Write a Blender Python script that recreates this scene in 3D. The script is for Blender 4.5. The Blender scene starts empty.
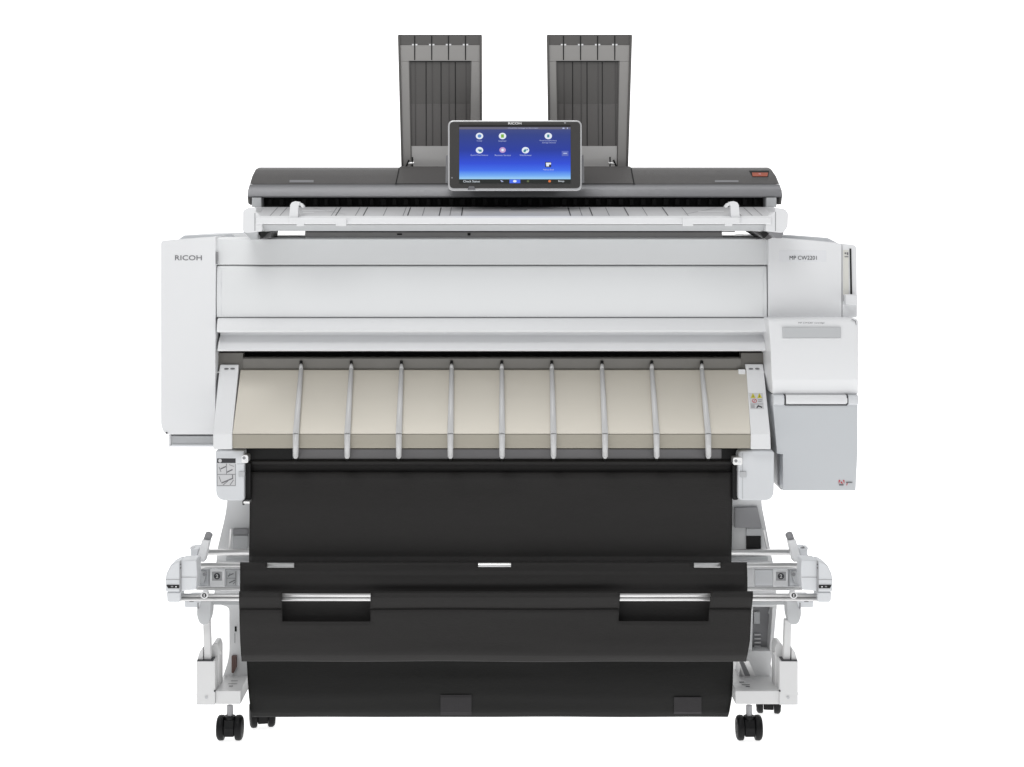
import bpy, bmesh, math, random
from mathutils import Vector, noise
scene = bpy.context.scene
col = scene.collection
R = math.radians

# ------------------------------------------------------------------ camera
D = 3.5            # distance from the camera to the plane Y = 0 (front casters)
S = 0.002          # metres per pixel in that plane
CX, CY = 495.0, 210.0
ZC = 1.06          # eye height
cam_d = bpy.data.cameras.new("camera")
cam = bpy.data.objects.new("camera", cam_d); col.objects.link(cam)
cam.location = (0, -D, ZC); cam.rotation_euler = (R(90), 0, 0)
cam_d.sensor_width = 36; cam_d.lens = D / S / 1024 * 36
cam_d.shift_x = (512 - CX) / 1024
cam_d.clip_end = 100
cam_d.shift_y = (CY - 383.5) / 1024
scene.camera = cam

# ------------------------------------------------------------------ light
world = bpy.data.worlds.new("World"); scene.world = world; world.use_nodes = True
bg = world.node_tree.nodes["Background"]
bg.inputs[0].default_value = (0.97, 0.985, 1.0, 1); bg.inputs[1].default_value = 0.30
def area(name, loc, target, sx, sy, power, c=(1, 1, 1)):
    l = bpy.data.lights.new(name, 'AREA'); l.shape = 'RECTANGLE'; l.size = sx; l.size_y = sy
    l.energy = power; l.color = c
    o = bpy.data.objects.new(name, l); col.objects.link(o); o.location = loc
    o.rotation_euler = (Vector(target) - Vector(loc)).to_track_quat('-Z', 'Y').to_euler()
area("top_softbox", (0.1, -0.35, 3.3), (0, 0.2, 0.7), 2.6, 1.0, 20)
area("front_softbox", (-0.7, -2.3, 3.5), (0, 0, 0.6), 1.6, 1.1, 37)
scene.view_settings.view_transform = 'Standard'; scene.view_settings.look = 'None'
scene.view_settings.exposure = 0; scene.view_settings.gamma = 1
scene.render.engine = 'CYCLES'

# ------------------------------------------------------------------ materials
def srgb(r, g, b):
    f = lambda c: (c / 255 / 12.92) if c <= 10 else ((c / 255 + .055) / 1.055) ** 2.4
    return (f(r), f(g), f(b), 1)
def mat(name, c, rough=.45, metal=0.0, bump=0.0, bscale=600, var=0.03, vscale=6, coat=0, stretch=None, spec=.5):
    m = bpy.data.materials.new(name); m.use_nodes = True
    nt = m.node_tree; b = nt.nodes["Principled BSDF"]
    b.inputs["Roughness"].default_value = rough; b.inputs["Metallic"].default_value = metal
    b.inputs["Specular IOR Level"].default_value = spec
    b.inputs["Coat Weight"].default_value = coat
    tc = nt.nodes.new("ShaderNodeTexCoord"); mp = nt.nodes.new("ShaderNodeMapping")
    nt.links.new(tc.outputs["Object"], mp.inputs[0])
    if stretch: mp.inputs["Scale"].default_value = stretch
    n = nt.nodes.new("ShaderNodeTexNoise"); n.inputs["Scale"].default_value = vscale; n.inputs["Detail"].default_value = 4
    nt.links.new(mp.outputs[0], n.inputs["Vector"])
    mx = nt.nodes.new("ShaderNodeMix"); mx.data_type = 'RGBA'
    mx.inputs[6].default_value = tuple(x * (1 - var) for x in c[:3]) + (1,)
    mx.inputs[7].default_value = tuple(min(1, x * (1 + var)) for x in c[:3]) + (1,)
    nt.links.new(n.outputs[0], mx.inputs[0]); nt.links.new(mx.outputs[2], b.inputs["Base Color"])
    if bump:
        n2 = nt.nodes.new("ShaderNodeTexNoise"); n2.inputs["Scale"].default_value = bscale; n2.inputs["Detail"].default_value = 3
        nt.links.new(mp.outputs[0], n2.inputs["Vector"])
        bp = nt.nodes.new("ShaderNodeBump"); bp.inputs["Strength"].default_value = bump; bp.inputs["Distance"].default_value = .001
        nt.links.new(n2.outputs[0], bp.inputs["Height"]); nt.links.new(bp.outputs[0], b.inputs["Normal"])
    return m
def glow(name, c, s=1.0):
    m = bpy.data.materials.new(name); m.use_nodes = True
    b = m.node_tree.nodes["Principled BSDF"]
    b.inputs["Base Color"].default_value = (.01, .01, .01, 1); b.inputs["Roughness"].default_value = .3
    b.inputs["Emission Color"].default_value = c; b.inputs["Emission Strength"].default_value = s
    return m
WHITE = mat("white_plastic", (.81, .815, .825, 1), .40, bump=.08, bscale=900, var=.012)
WHITE2 = mat("cool_white_plastic", (.70, .715, .735, 1), .45, bump=.08, bscale=900, var=.012)
BOXW = mat("ink_box_shaded_white_plastic", (.57, .59, .61, 1), .45, bump=.08, bscale=900, var=.012)  # white plastic with the box's shade put into the colour
PLATEW = mat("name_plate_white", (.785, .79, .81, 1), .42)
LEGM = mat("stand_leg_paint", (.72, .725, .73, 1), .42, bump=.05)
GREYP = mat("light_grey_plastic", (.52, .53, .54, 1), .45, bump=.05)
MIDGREY = mat("mid_grey_plastic", (.26, .26, .27, 1), .4, bump=.05)
SATIN = mat("satin_grey_panel", (.79, .80, .805, 1), .36, bump=.05, var=.01)
PAINT = mat("painted_steel", (.70, .70, .70, 1), .4, bump=.04, var=.02)
BEIGE = mat("champagne_sheet_metal", (.585, .55, .48, 1), .33, metal=.25, bump=.12, bscale=300, stretch=(.05, 1, 1), var=.03, vscale=20)
BEIGED = mat("champagne_metal_shaded_lip", (.36, .335, .28, 1), .36, metal=.3, bump=.1, bscale=300, stretch=(.05, 1, 1), var=.03, vscale=20)  # same champagne metal, darkened to paint the shade on the upright lip
ZINC = mat("zinc_plated_steel", (.17, .163, .15, 1), .38, metal=.35, bump=.1, var=.08, vscale=30)
ROD = mat("grey_rib_plastic", (.62, .62, .62, 1), .32, var=.03)
STEEL = mat("polished_steel", (.88, .875, .87, 1), .30, metal=.75, bump=.03, var=.03, stretch=(.1, 1, 1))
DARKSTEEL = mat("steel_plate_dull", (.16, .157, .16, 1), .32, metal=.6, var=.15, vscale=9)
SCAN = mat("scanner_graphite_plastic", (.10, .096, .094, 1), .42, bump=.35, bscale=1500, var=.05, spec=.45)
SCANL = mat("graphite_highlight_and_mount", (.25, .25, .26, 1), .34, metal=.3, bump=.35, bscale=1500, var=.05)  # lighter graphite, paints the lid highlight; also colours the panel mounts
BLACK = mat("black_plastic", (.010, .010, .010, 1), .5, bump=.05, var=.1, spec=.25)
SLOT = mat("black_slot_lining", (.004, .004, .004, 1), .7)
RUBBER = mat("black_caster_rubber", (.006, .006, .0065, 1), .5, bump=.1, var=.1, spec=.22)
STK = mat("stacker_grey_plastic", (.20, .19, .185, 1), .4, bump=.1, var=.05, spec=.4)
STKB = mat("stacker_pale_grey_plastic", (.60, .59, .58, 1), .4, bump=.1, var=.05, spec=.4)
STKL = mat("stacker_light_grey_plastic", (.33, .32, .31, 1), .4, bump=.1, var=.05, spec=.4)
STKD = mat("stacker_dark_grey_plastic", (.105, .10, .096, 1), .4, bump=.1, var=.05, spec=.4)
STKS = mat("stacker_groove_grey", (.075, .07, .068, 1), .45, var=.05)
STKM = mat("stacker_inner_grey_plastic", (.135, .128, .124, 1), .4, bump=.1, var=.05, spec=.4)
NECK = mat("grey_steel_base", (.36, .35, .35, 1), .4, metal=.2, var=.1)
SILVER = mat("silver_trim", (.72, .72, .73, 1), .3, metal=.5)
BEZEL = mat("glossy_black_bezel", (.055, .053, .051, 1), .12, var=.05, coat=.6)
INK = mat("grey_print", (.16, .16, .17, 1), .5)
INKD = mat("dark_print", (.03, .03, .035, 1), .5)
RED = mat("red_print", (.55, .05, .07, 1), .5)
YEL = mat("yellow_print", (.62, .56, .04, 1), .5)
MIDL = mat("grey_sticker", (.36, .36, .37, 1), .5)
PAPER = mat("label_paper", (.62, .62, .63, 1), .5)
PINK = mat("pink_print", (.7, .4, .45, 1), .5)
STEM = mat("dull_caster_stem", (.30, .30, .31, 1), .35, metal=.5)
BROWN = mat("brown_strap", (.12, .07, .06, 1), .6)
ORANGE = mat("orange_indicator", (.40, .09, .045, 1), .35)
TRAY = mat("tray_grey_plastic", (.60, .60, .61, 1), .35, bump=.05, var=.02)
def cloth_mat(name, c):
    m = mat(name, c, .62, bump=.0, var=.14, vscale=5, stretch=(.6, 1, 2.5), spec=.28)
    nt = m.node_tree; b = nt.nodes["Principled BSDF"]
    tc = nt.nodes.new("ShaderNodeTexCoord")
    bm = None
    wv = nt.nodes.new("ShaderNodeTexNoise"); wv.inputs["Scale"].default_value = 420; wv.inputs["Detail"].default_value = 5
    mp = nt.nodes.new("ShaderNodeMapping"); mp.inputs["Scale"].default_value = (.25, 1, 1)
    nt.links.new(tc.outputs["Object"], mp.inputs[0]); nt.links.new(mp.outputs[0], wv.inputs["Vector"])
    bp = nt.nodes.new("ShaderNodeBump"); bp.inputs["Strength"].default_value = .35; bp.inputs["Distance"].default_value = .001
    nt.links.new(wv.outputs[0], bp.inputs["Height"]); nt.links.new(bp.outputs[0], b.inputs["Normal"])
    b.inputs["Sheen Weight"].default_value = .03; b.inputs["Specular IOR Level"].default_value = .22
    return m
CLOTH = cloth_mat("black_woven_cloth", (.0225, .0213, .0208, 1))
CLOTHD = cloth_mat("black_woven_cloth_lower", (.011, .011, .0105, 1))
PATCH = cloth_mat("dark_grey_patch", (.032, .030, .032, 1))
def screen_mat(z0, z1):
    m = bpy.data.materials.new("lit_screen"); m.use_nodes = True
    nt = m.node_tree; b = nt.nodes["Principled BSDF"]
    b.inputs["Base Color"].default_value = (.01, .01, .012, 1); b.inputs["Roughness"].default_value = .15
    tc = nt.nodes.new("ShaderNodeTexCoord"); sp = nt.nodes.new("ShaderNodeSeparateXYZ")
    nt.links.new(tc.outputs["Generated"], sp.inputs[0])
    cr = nt.nodes.new("ShaderNodeValToRGB"); nt.links.new(sp.outputs[2], cr.inputs[0])
    e = cr.color_ramp.elements
    e[0].position = 0; e[0].color = srgb(165, 215, 250)
    e[1].position = 1; e[1].color = srgb(66, 76, 128)
    for p, c in ((.07, (115, 175, 250)), (.17, (62, 112, 242)), (.30, (44, 78, 220)), (.55, (34, 58, 162)), (.85, (46, 64, 138))):
        x = e.new(p); x.color = srgb(*c)
    nt.links.new(cr.outputs[0], b.inputs["Emission Color"]); b.inputs["Emission Strength"].default_value = .92
    return m

# ------------------------------------------------------------------ geometry helpers
def P(px, py, Y=0.0):
    k = S * (D + Y) / D
    return Vector(((px - CX) * k, Y, ZC - (py - CY) * k))
wloc = {}
def empty(name, loc):
    o = bpy.data.objects.new(name, None); col.objects.link(o); o.location = loc
    o.empty_display_size = .1; wloc[o] = Vector(loc); return o
class MB:
    """collects solids; build() links them as one mesh object"""
    def __init__(s): s.v = []; s.f = []; s.m = []; s.mats = []; s.pc = []
    def mi(s, m):
        if m not in s.mats: s.mats.append(m)
        return s.mats.index(m)
    def add(s, vs, fs, m):
        o = len(s.v); s.pc.append((list(vs), list(fs), m)); s.v += [Vector(v) for v in vs]; s.f += [tuple(i + o for i in f) for f in fs]; s.m += [s.mi(m)] * len(fs)
    def prism(s, pts, Y, T, m):              # frontal outline with real thickness
        a = [P(x, y, Y) for x, y in pts]; n = len(a)
        b = [v + Vector((0, T, 0)) for v in a]
        s.add(a + b, [tuple(range(n)), tuple(range(2 * n - 1, n - 1, -1))] + [(i, i + n, (i + 1) % n + n, (i + 1) % n) for i in range(n)], m)
        return s
    def rect(s, x0, y0, x1, y1, Y, T, m): return s.prism([(x0, y0), (x0, y1), (x1, y1), (x1, y0)], Y, T, m)
    def loft(s, st, T, m):                   # stations (x left, x right, y, depth) top to bottom, closed backwards by T
        F = [(P(a, y, Y), P(b, y, Y)) for a, b, y, Y in st]; n = len(F)
        vs = []
        for l, r in F: vs += [l, r, l + Vector((0, T, 0)), r + Vector((0, T, 0))]
        fs = []
        for i in range(n - 1):
            a = 4 * i; b = a + 4
            fs += [(a, b, b + 1, a + 1), (a + 2, a + 3, b + 3, b + 2), (a, a + 2, b + 2, b), (a + 1, b + 1, b + 3, a + 3)]
        fs += [(0, 1, 3, 2), (4 * n - 4, 4 * n - 2, 4 * n - 1, 4 * n - 3)]
        s.add(vs, fs, m); return s
    def panel(s, x0, x1, prof, m, Yr=None, back=None):   # profile (y, depth) pulled straight along X, closed at depth `back`
        Yr = prof[0][1] if Yr is None else Yr
        X0, X1 = P(x0, 0, Yr).x, P(x1, 0, Yr).x
        pr = [(P(0, y, Y).z, Y) for y, Y in prof]
        if back is not None: pr = pr + [(pr[-1][0], back), (pr[0][0], back)]
        n = len(pr)
        vs = [(X0, Y, z) for z, Y in pr] + [(X1, Y, z) for z, Y in pr]
        s.add(vs, [tuple(range(n - 1, -1, -1)), tuple(range(n, 2 * n))] + [(i, (i + 1) % n, (i + 1) % n + n, i + n) for i in range(n)], m)
        return s
    def tube(s, a, b, r, m, n=20, r2=None, rings=None):
        a, b = Vector(a), Vector(b); d = (b - a); L = d.length; d.normalize()
        u = d.orthogonal().normalized(); w = d.cross(u)
        prof = rings or [(0, r), (1, r if r2 is None else r2)]
        vs = []
        for t, rr in prof:
            for k in range(n):
                q = 2 * math.pi * k / n; vs.append(a + d * (L * t) + (u * math.cos(q) + w * math.sin(q)) * rr)
        fs = [tuple(range(n - 1, -1, -1)), tuple(range((len(prof) - 1) * n, len(prof) * n))]
        for j in range(len(prof) - 1):
            fs += [(j * n + k, j * n + (k + 1) % n, (j + 1) * n + (k + 1) % n, (j + 1) * n + k) for k in range(n)]
        s.add(vs, fs, m); return s
    def disc(s, px, py, Y, rpx, T, m, n=24, ry=None):
        ry = ry or rpx
        return s.prism([(px + rpx * math.cos(2 * math.pi * k / n), py + ry * math.sin(2 * math.pi * k / n)) for k in range(n)], Y, T, m)
    def text(s, body, cx, cy, Y, h, w, m, bold=0.0, slope=None):
        cu = bpy.data.curves.new("lettering", 'FONT'); cu.body = body; cu.size = 1; cu.extrude = 0; cu.offset = bold
        cu.resolution_u = 3
        o = bpy.data.objects.new("lettering", cu); col.objects.link(o)
        me = bpy.data.meshes.new_from_object(o.evaluated_get(bpy.context.evaluated_depsgraph_get()))
        xs = [v.co.x for v in me.vertices]; ys = [v.co.y for v in me.vertices]
        x0, x1, y0, y1 = min(xs), max(xs), min(ys), max(ys)
        vs = []
        for v in me.vertices:
            px = cx + ((v.co.x - x0) / (x1 - x0) - .5) * w; py = cy - ((v.co.y - y0) / (y1 - y0) - .5) * h
            yy = Y + (slope * (py - cy) if slope else 0)
            vs.append(P(px, py, yy))
        s.add(vs, [tuple(p.vertices) for p in me.polygons], m)
        bpy.data.objects.remove(o); bpy.data.curves.remove(cu); bpy.data.meshes.remove(me)
        return s
    def each(s, name, parent=None, bevel=0.0, **k):         # every piece an object of its own
        out = []
        for vs, fs, m in s.pc:
            q = MB(); q.add(vs, fs, m); out.append(q.build(name, parent, bevel, **k))
        return out
    def build(s, name, parent=None, bevel=0.0, seg=3, ang=35, label=None, recalc=True):
        me = bpy.data.meshes.new(name)
        c = Vector([(min(v[i] for v in s.v) + max(v[i] for v in s.v)) / 2 for i in range(3)])
        me.from_pydata([v - c for v in s.v], [], s.f)
        for m in s.mats: me.materials.append(m)
        for p, i in zip(me.polygons, s.m): p.material_index = i
        if recalc:
            bm = bmesh.new(); bm.from_mesh(me); bmesh.ops.recalc_face_normals(bm, faces=bm.faces); bm.to_mesh(me); bm.free()
        o = bpy.data.objects.new(name, me); col.objects.link(o)
        wloc[o] = c
        o.location = c - (wloc[parent] if parent else Vector()); o.parent = parent
        if bevel:
            me.polygons.foreach_set("use_smooth", [True] * len(me.polygons))
            b = o.modifiers.new("bevel", 'BEVEL'); b.width = bevel; b.segments = seg; b.limit_method = 'ANGLE'; b.angle_limit = R(ang)
            b.harden_normals = True
        if label: o["label"] = label
        return o
def rnd(pts, r, n=5):                        # rounded outline; r a number or one per corner (pixels)
    out = []; N = len(pts)
    for i in range(N):
        rr = r[i] if isinstance(r, (list, tuple)) else r
        p = Vector(pts[i]); a = Vector(pts[i - 1]) - p; b = Vector(pts[(i + 1) % N]) - p
        if rr <= 0: out.append(tuple(p)); continue
        rr_ = min(rr, a.length * .49, b.length * .49)
        p0 = p + a.normalized() * rr_; p1 = p + b.normalized() * rr_
        for k in range(n + 1):
            t = k / n; q = p0 * (1 - t) ** 2 + p * 2 * t * (1 - t) + p1 * t * t; out.append((q.x, q.y))
    return out
def rr(x0, y0, x1, y1, r, n=5): return rnd([(x0, y0), (x0, y1), (x1, y1), (x1, y0)], r, n)

# ------------------------------------------------------------------ setting: white sweep, given an added glow to stay white and shadowless
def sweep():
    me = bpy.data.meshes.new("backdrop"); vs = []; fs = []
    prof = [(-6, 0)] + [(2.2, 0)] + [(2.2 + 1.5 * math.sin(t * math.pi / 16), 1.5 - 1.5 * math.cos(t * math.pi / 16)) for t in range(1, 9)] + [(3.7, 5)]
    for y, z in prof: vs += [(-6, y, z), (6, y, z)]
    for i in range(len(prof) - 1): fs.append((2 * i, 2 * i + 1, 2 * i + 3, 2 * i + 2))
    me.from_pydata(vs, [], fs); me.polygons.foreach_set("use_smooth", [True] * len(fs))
    m = bpy.data.materials.new("glowing_white_sweep"); m.use_nodes = True; nt = m.node_tree
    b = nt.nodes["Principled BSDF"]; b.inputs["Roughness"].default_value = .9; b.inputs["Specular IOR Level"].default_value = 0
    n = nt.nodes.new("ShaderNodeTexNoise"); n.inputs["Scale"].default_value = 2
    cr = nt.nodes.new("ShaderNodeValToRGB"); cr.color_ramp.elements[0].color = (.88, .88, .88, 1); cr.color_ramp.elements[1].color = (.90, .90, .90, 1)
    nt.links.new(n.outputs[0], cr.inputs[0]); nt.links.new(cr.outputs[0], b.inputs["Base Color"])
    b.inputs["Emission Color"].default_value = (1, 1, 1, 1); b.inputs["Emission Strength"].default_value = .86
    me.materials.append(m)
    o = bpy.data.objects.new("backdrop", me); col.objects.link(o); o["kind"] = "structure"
    o["label"] = "seamless white backdrop and floor with an added glow"
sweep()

# ================================================================== PRINTER
pr = empty("wide_format_printer", (0, .3, 0))
pr["label"] = "large white wide format printer on a wheeled stand with beige output guide"; pr["category"] = "printer"

# bulk behind the panels
MB().panel(216, 769, [(243, .145), (352, .145)], SLOT, back=.62).panel(219, 766, [(352.5, .19), (449, .19)], BLACK, back=.62).build("chassis", pr)
# end covers
o = MB().prism(rnd([(160.8, 240.8), (160.8, 426), (164.5, 434.5), (215.2, 434.5), (215.7, 236.5)], [3, 12, 4, 1, 1]), .085, .515, WHITE).build("side_cover", pr, .0025)
MB().text("RICOH", 188.4, 257.8, .0843, 5.0, 26.8, INK, .006).build("lettering", o)
MB().rect(169.5, 436, 213.5, 444.5, .10, .5, GREYP).rect(168.5, 434.8, 170.5, 447, .095, .5, WHITE).rect(171, 444.6, 214, 446.8, .095, .5, WHITE2).build("cover_base", pr, .001)
MB().disc(166.5, 433, .083, .9, .002, INKD).each("screw", o)
MB().prism([(176, 241), (184, 235.3), (232, 234), (236, 236.5), (262, 237), (262, 242), (176, 243)], .22, .36, WHITE2).build("top_cover", pr, .003)
# panels between the covers
MB().panel(216.5, 767.6, [(237.5, .118), (239, .104), (264.8, .099)], SATIN, back=.60).build("top_panel", pr, .0015)
MB().panel(217.2, 766.4, [(265.7, .100), (267, .096), (285, .092), (300, .090), (317.2, .092)], SATIN, back=.14).build("front_door", pr, .0015)
d = MB().panel(218, 765.4, [(317.9, .091), (318.8, .084), (324, .077), (330.8, .072), (332.2, .075), (332.9, .118), (335, .118), (342, .096), (346, .088), (350.5, .083), (351.2, .087)], WHITE, back=.14)
d.build("door_handle", pr, .0012)
MB().rect(221, 269, 221.3, 315, .0897, .002, PLATEW).rect(762.7, 269, 763, 315, .0897, .002, PLATEW).each("panel_seam", pr)
MB().rect(216.2, 252, 217.0, 264, .0845, .02, MIDGREY).build("panel_gap", o)
# metal behind the output guide
MB().panel(243, 741, [(357.5, .125), (358.8, .122), (371, .126)], ZINC, back=.18).build("inner_plate", pr, .0005)
MB().rect(217.5, 353, 243, 375, .124, .03, ZINC).rect(741, 353, 766, 375, .124, .03, ZINC).each("end_plate", pr, .0005)
MB().rect(215.5, 371.6, 220, 372.8, .11, .004, STEEL).rect(763, 371.6, 769, 372.8, .11, .004, STEEL).each("hinge_pin", pr)
# output guide
g = MB().loft([(240.5, 746.8, 370, .118), (232.3, 750.6, 434, .0)], .03, BEIGE).build("output_guide", pr, .001)
MB().loft([(232.3, 750.6, 434.4, -.0005), (232.3, 750.6, 448.3, .001)], .03, BEIGED).build("guide_lip", g, .0005)
MB().panel(250, 736, [(449, .05), (459.5, .05)], DARKSTEEL, back=.07).build("roll_cover", pr, .0008)
MB().rect(233, 448.8, 292, 460, .045, .02, BLACK).rect(722, 449, 738, 460, .045, .02, BLACK).each("roll_cover_end", pr, .0008)
tops = [301, 351.2, 401.4, 451.6, 501.8, 551.8, 602, 651.8, 701.8]
bots = [295.8, 347.3, 398.8, 450.4, 502, 553.5, 605, 656.5, 708.2]
for t, b in zip(tops, bots):
    m = MB(); seg = [(t, 364, .118), (t, 369.5, .106), (b, 434, -.012), (b + (b - t) * .03, 456.5, -.012)]
    pts = [P(*q) for q in seg]
    rads = [.0028, .0046, .0062, .0056]
    for k in range(3):
        m.tube(pts[k], pts[k + 1], rads[k], ROD, 14, r2=rads[k + 1])
    m.tube(pts[3], pts[3] + Vector((0, 0, -.004)), .0056, ROD, 14, r2=.003)
    ro = m.build("guide_rib", pr); ro.data.polygons.foreach_set("use_smooth", [len(p.vertices) == 4 for p in ro.data.polygons])
    MB().tube(P(t, 361.3, .121), P(t, 364.6, .117), .0032, BLACK, 12).tube(P(b, 456.6, -.010), P(b, 460, .045), .0034, BLACK, 12).each("rib_pivot", ro)
# guide arms
def guide_arm(l):
    a = MB().loft(l, .05, WHITE).build("guide_arm", pr, .0015)
    x0, x1 = l[0][0], l[0][1]; xm = (x0 + x1) / 2
    MB().disc(xm - 3, 368.8, .110, 2.3, .01, INK, ry=.7).disc(xm + 3.2, 368.7, .110, 2.3, .01, INK, ry=.7).each("slot_mark", a)
    return a
guide_arm([(220.2, 238.4, 364.8, .116), (219, 238.2, 371.5, .110), (213, 232.1, 434, -.004), (213.2, 232.1, 449.3, -.006)])
ga = guide_arm([(745.2, 763.0, 364.3, .116), (746.6, 764, 371.5, .110), (750.9, 770.3, 434, -.004), (750.9, 770.8, 449.3, -.006)])
MB().rect(738.5, 369.5, 745.5, 375, .110, .01, WHITE).build("latch", ga, .001)
# warning label on the right arm (lies on the slope)
def slopeY(py): return .110 + (py - 371.5) / (434 - 371.5) * (-.114) - .0008
w = MB()
def spatch(m, x0, y0, x1, y1, mt, up=0, skew=1.5):
    f = lambda x, y: P(x + skew * (y - 393) / 18, y, slopeY(y) - up)
    m.add([f(x0, y0), f(x0, y1), f(x1, y1), f(x1, y0)], [(0, 1, 2, 3)], mt)
def spoly(m, pts, mt, up, skew=1.5):
    f = lambda x, y: P(x + skew * (y - 393) / 18, y, slopeY(y) - up)
    m.add([f(*q) for q in pts], [tuple(range(len(pts)))], mt)
spatch(w, 748.6, 392.5, 763, 409.5, INK); spatch(w, 749, 393, 762.6, 409.1, PAPER, .0003)
for cxx in (752.8, 759.3): spoly(w, [(cxx, 392.9), (cxx - 2.5, 398), (cxx + 2.5, 398)], YEL, .0006)
for cxx in (752.8, 759.3): spoly(w, [(cxx, 394.3), (cxx - .4, 397), (cxx + .4, 397)], INKD, .0009)
spoly(w, [(753.8 + 2.5 * math.cos(k * .5236), 400.8 + 2.1 * math.sin(k * .5236)) for k in range(12)], RED, .0006)
spoly(w, [(753.8 + 1.8 * math.cos(k * .5236), 400.8 + 1.5 * math.sin(k * .5236)) for k in range(12)], PAPER, .0009)
spoly(w, [(752.3, 402.3), (752.8, 402.6), (755.3, 399.4), (754.8, 399.1)], RED, .0012)
spatch(w, 757.4, 399.6, 761.8, 400.1, INK, .0006); spatch(w, 757.4, 401.2, 760.8, 401.7, INK, .0006); spatch(w, 749.4, 403.8, 762.2, 404.1, INK, .0006)
for k in range(3): spatch(w, 749.8, 404.9 + k * 1.2, 753.6, 405.3 + k * 1.2, INK, .0006)
spoly(w, [(755, 407.8), (757, 405), (761.3, 406.8), (760.6, 408), (757.5, 406.6), (755.8, 408.4)], INKD, .0006)
w.build("warning_label", ga, recalc=False)
# spindle hubs under the guide
hb = MB().prism(rnd([(215.5, 450.5), (215.8, 500.5), (244.3, 501), (244.3, 450.5)], [2, 10, 2, 2]), .015, .20, WHITE2).build("roll_holder", pr, .004)
m = MB().rect(217, 458.4, 235.6, 463, .0148, .004, INKD).disc(220, 460.7, .0143, 1.8, .001, PAPER)
m.rect(217, 463.4, 226.2, 474, .0147, .004, PAPER).rect(226.8, 463.4, 235.6, 474, .0147, .004, PAPER).rect(217, 474.6, 235.6, 486, .0147, .004, PAPER)
def stroke(m, x0, y0, x1, y1, w_, Y, mt):
    d_ = Vector((x1 - x0, y1 - y0)).normalized() * w_ / 2; nx, ny = -d_.y, d_.x
    m.add([P(x0 + nx, y0 + ny, Y), P(x1 + nx, y1 + ny, Y), P(x1 - nx, y1 - ny, Y), P(x0 - nx, y0 - ny, Y)], [(0, 1, 2, 3)], mt)
for a in ((220.5, 469, 226, 466.5, 1.1), (227, 472.3, 232.5, 469.5, 1.1), (221.5, 483, 232.5, 478.5, 1.1), (232.5, 474.8, 232.7, 479, .9), (217.3, 485.7, 235.3, 485.7, .4),
          (217.2, 464, 217.2, 486, .4), (235.4, 464, 235.4, 486, .4), (226.5, 463.5, 226.5, 474.2, .5), (217, 474.4, 235.5, 474.4, .4), (219, 476.5, 221, 482, .6), (221, 472, 219, 467, .5),
          (230, 485, 233.5, 480, .6), (229, 464.6, 234, 466.5, .4), (223, 485, 228, 481, .6)):
    stroke(m, *a, .0142, INK)
m.build("instruction_label", hb)
MB().rect(237, 463.5, 244.8, 464.3, .0145, .004, GREYP).prism(rr(238.5, 471.5, 244.6, 477, 1), .0125, .006, GREYP).build("latch_recess", hb, .0006)
MB().prism(rr(241.5, 455.3, 248.2, 463, 2), -.002, .03, STEEL).disc(244, 458, -.003, 1.6, .002, MIDGREY).disc(246.3, 460.8, -.003, 1.2, .002, WHITE).build("lock_knob", hb, .0008)
MB().rect(243.5, 501.5, 249.5, 503.6, .01, .05, STEEL).rect(242.5, 501, 244, 505, .012, .05, BLACK).build("stop_pin", hb)
hb = MB().prism(rnd([(738, 450.5), (738, 500.5), (774, 500.8), (774.3, 450.5)], [5, 4, 10, 4]), .015, .20, WHITE2).build("roll_holder", pr, .004)
MB().prism(rnd([(742.2, 453), (742.2, 499), (743, 499), (743, 453)], 0), .0145, .003, GREYP).build("latch_recess", hb)
MB().prism(rr(740, 471.5, 746.5, 477.5, 1), .0125, .006, GREYP).build("button", hb, .0006)
MB().prism(rr(733, 457.5, 742.5, 465, 2), -.002, .03, STEEL).disc(736, 461, -.003, 1.6, .002, MIDGREY).disc(739.5, 462.3, -.003, 1.5, .002, WHITE).build("lock_knob", hb, .0008)
MB().prism(rr(732.5, 464, 738.3, 500, 2), .03, .06, BLACK).build("spindle_flange", hb, .001)
MB().prism(rr(244.3, 463, 250.5, 500, 1), .03, .05, BLACK).build("spindle_flange", hb, .001)

# right end: upper cover, lever, ink unit
uc = MB().prism(rnd([(768.3, 236.5), (768.3, 317.6), (841.8, 317.6), (841.8, 243.7), (835, 242.5)], [1, 0, 0, 1, 0]), .085, .495, WHITE).build("side_cover", pr, .003)
MB().prism(rr(779, 250.2, 826.5, 262, 2), .0847, .002, PLATEW).build("name_plate", uc, .0003)
MB().text("MP CW2201", 803.2, 257.8, .0840, 4.0, 27.2, INKD).build("lettering", uc)
MB().prism([(760, 237), (768, 236), (790, 235.2), (828, 237.8), (838, 243), (838, 248), (760, 248)], .25, .3, WHITE2).build("top_cover", pr, .003)
lv = MB().prism(rnd([(842.2, 243.6), (842.2, 317.6), (857.2, 317.6), (856.6, 245.2)], [1, 0, 2, 4]), .09, .47, WHITE).build("lever_housing", pr, .002)
MB().rect(843.2, 250, 848.6, 300, .0892, .004, mat("cream_strip", (.72, .71, .66, 1), .4)).build("scale_strip", lv)
MB().rect(844.6, 252.5, 846.4, 254, .0886, .001, INK).rect(847, 252.3, 848.3, 255, .0886, .001, INK).rect(844.6, 256.3, 848.4, 257.2, .0886, .001, INK).rect(843.4, 295, 845.3, 301, .0886, .001, MIDGREY).each("scale_mark", lv)
MB().prism([(849.6, 248.6), (850.4, 295.5), (852.2, 295.5), (851.3, 248.6)], .0885, .004, SLOT).build("lever_slot", lv)
MB().prism(rr(846, 294.8, 857.6, 305, 1.2), .065, .03, WHITE).build("lever", lv, .002)
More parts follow.
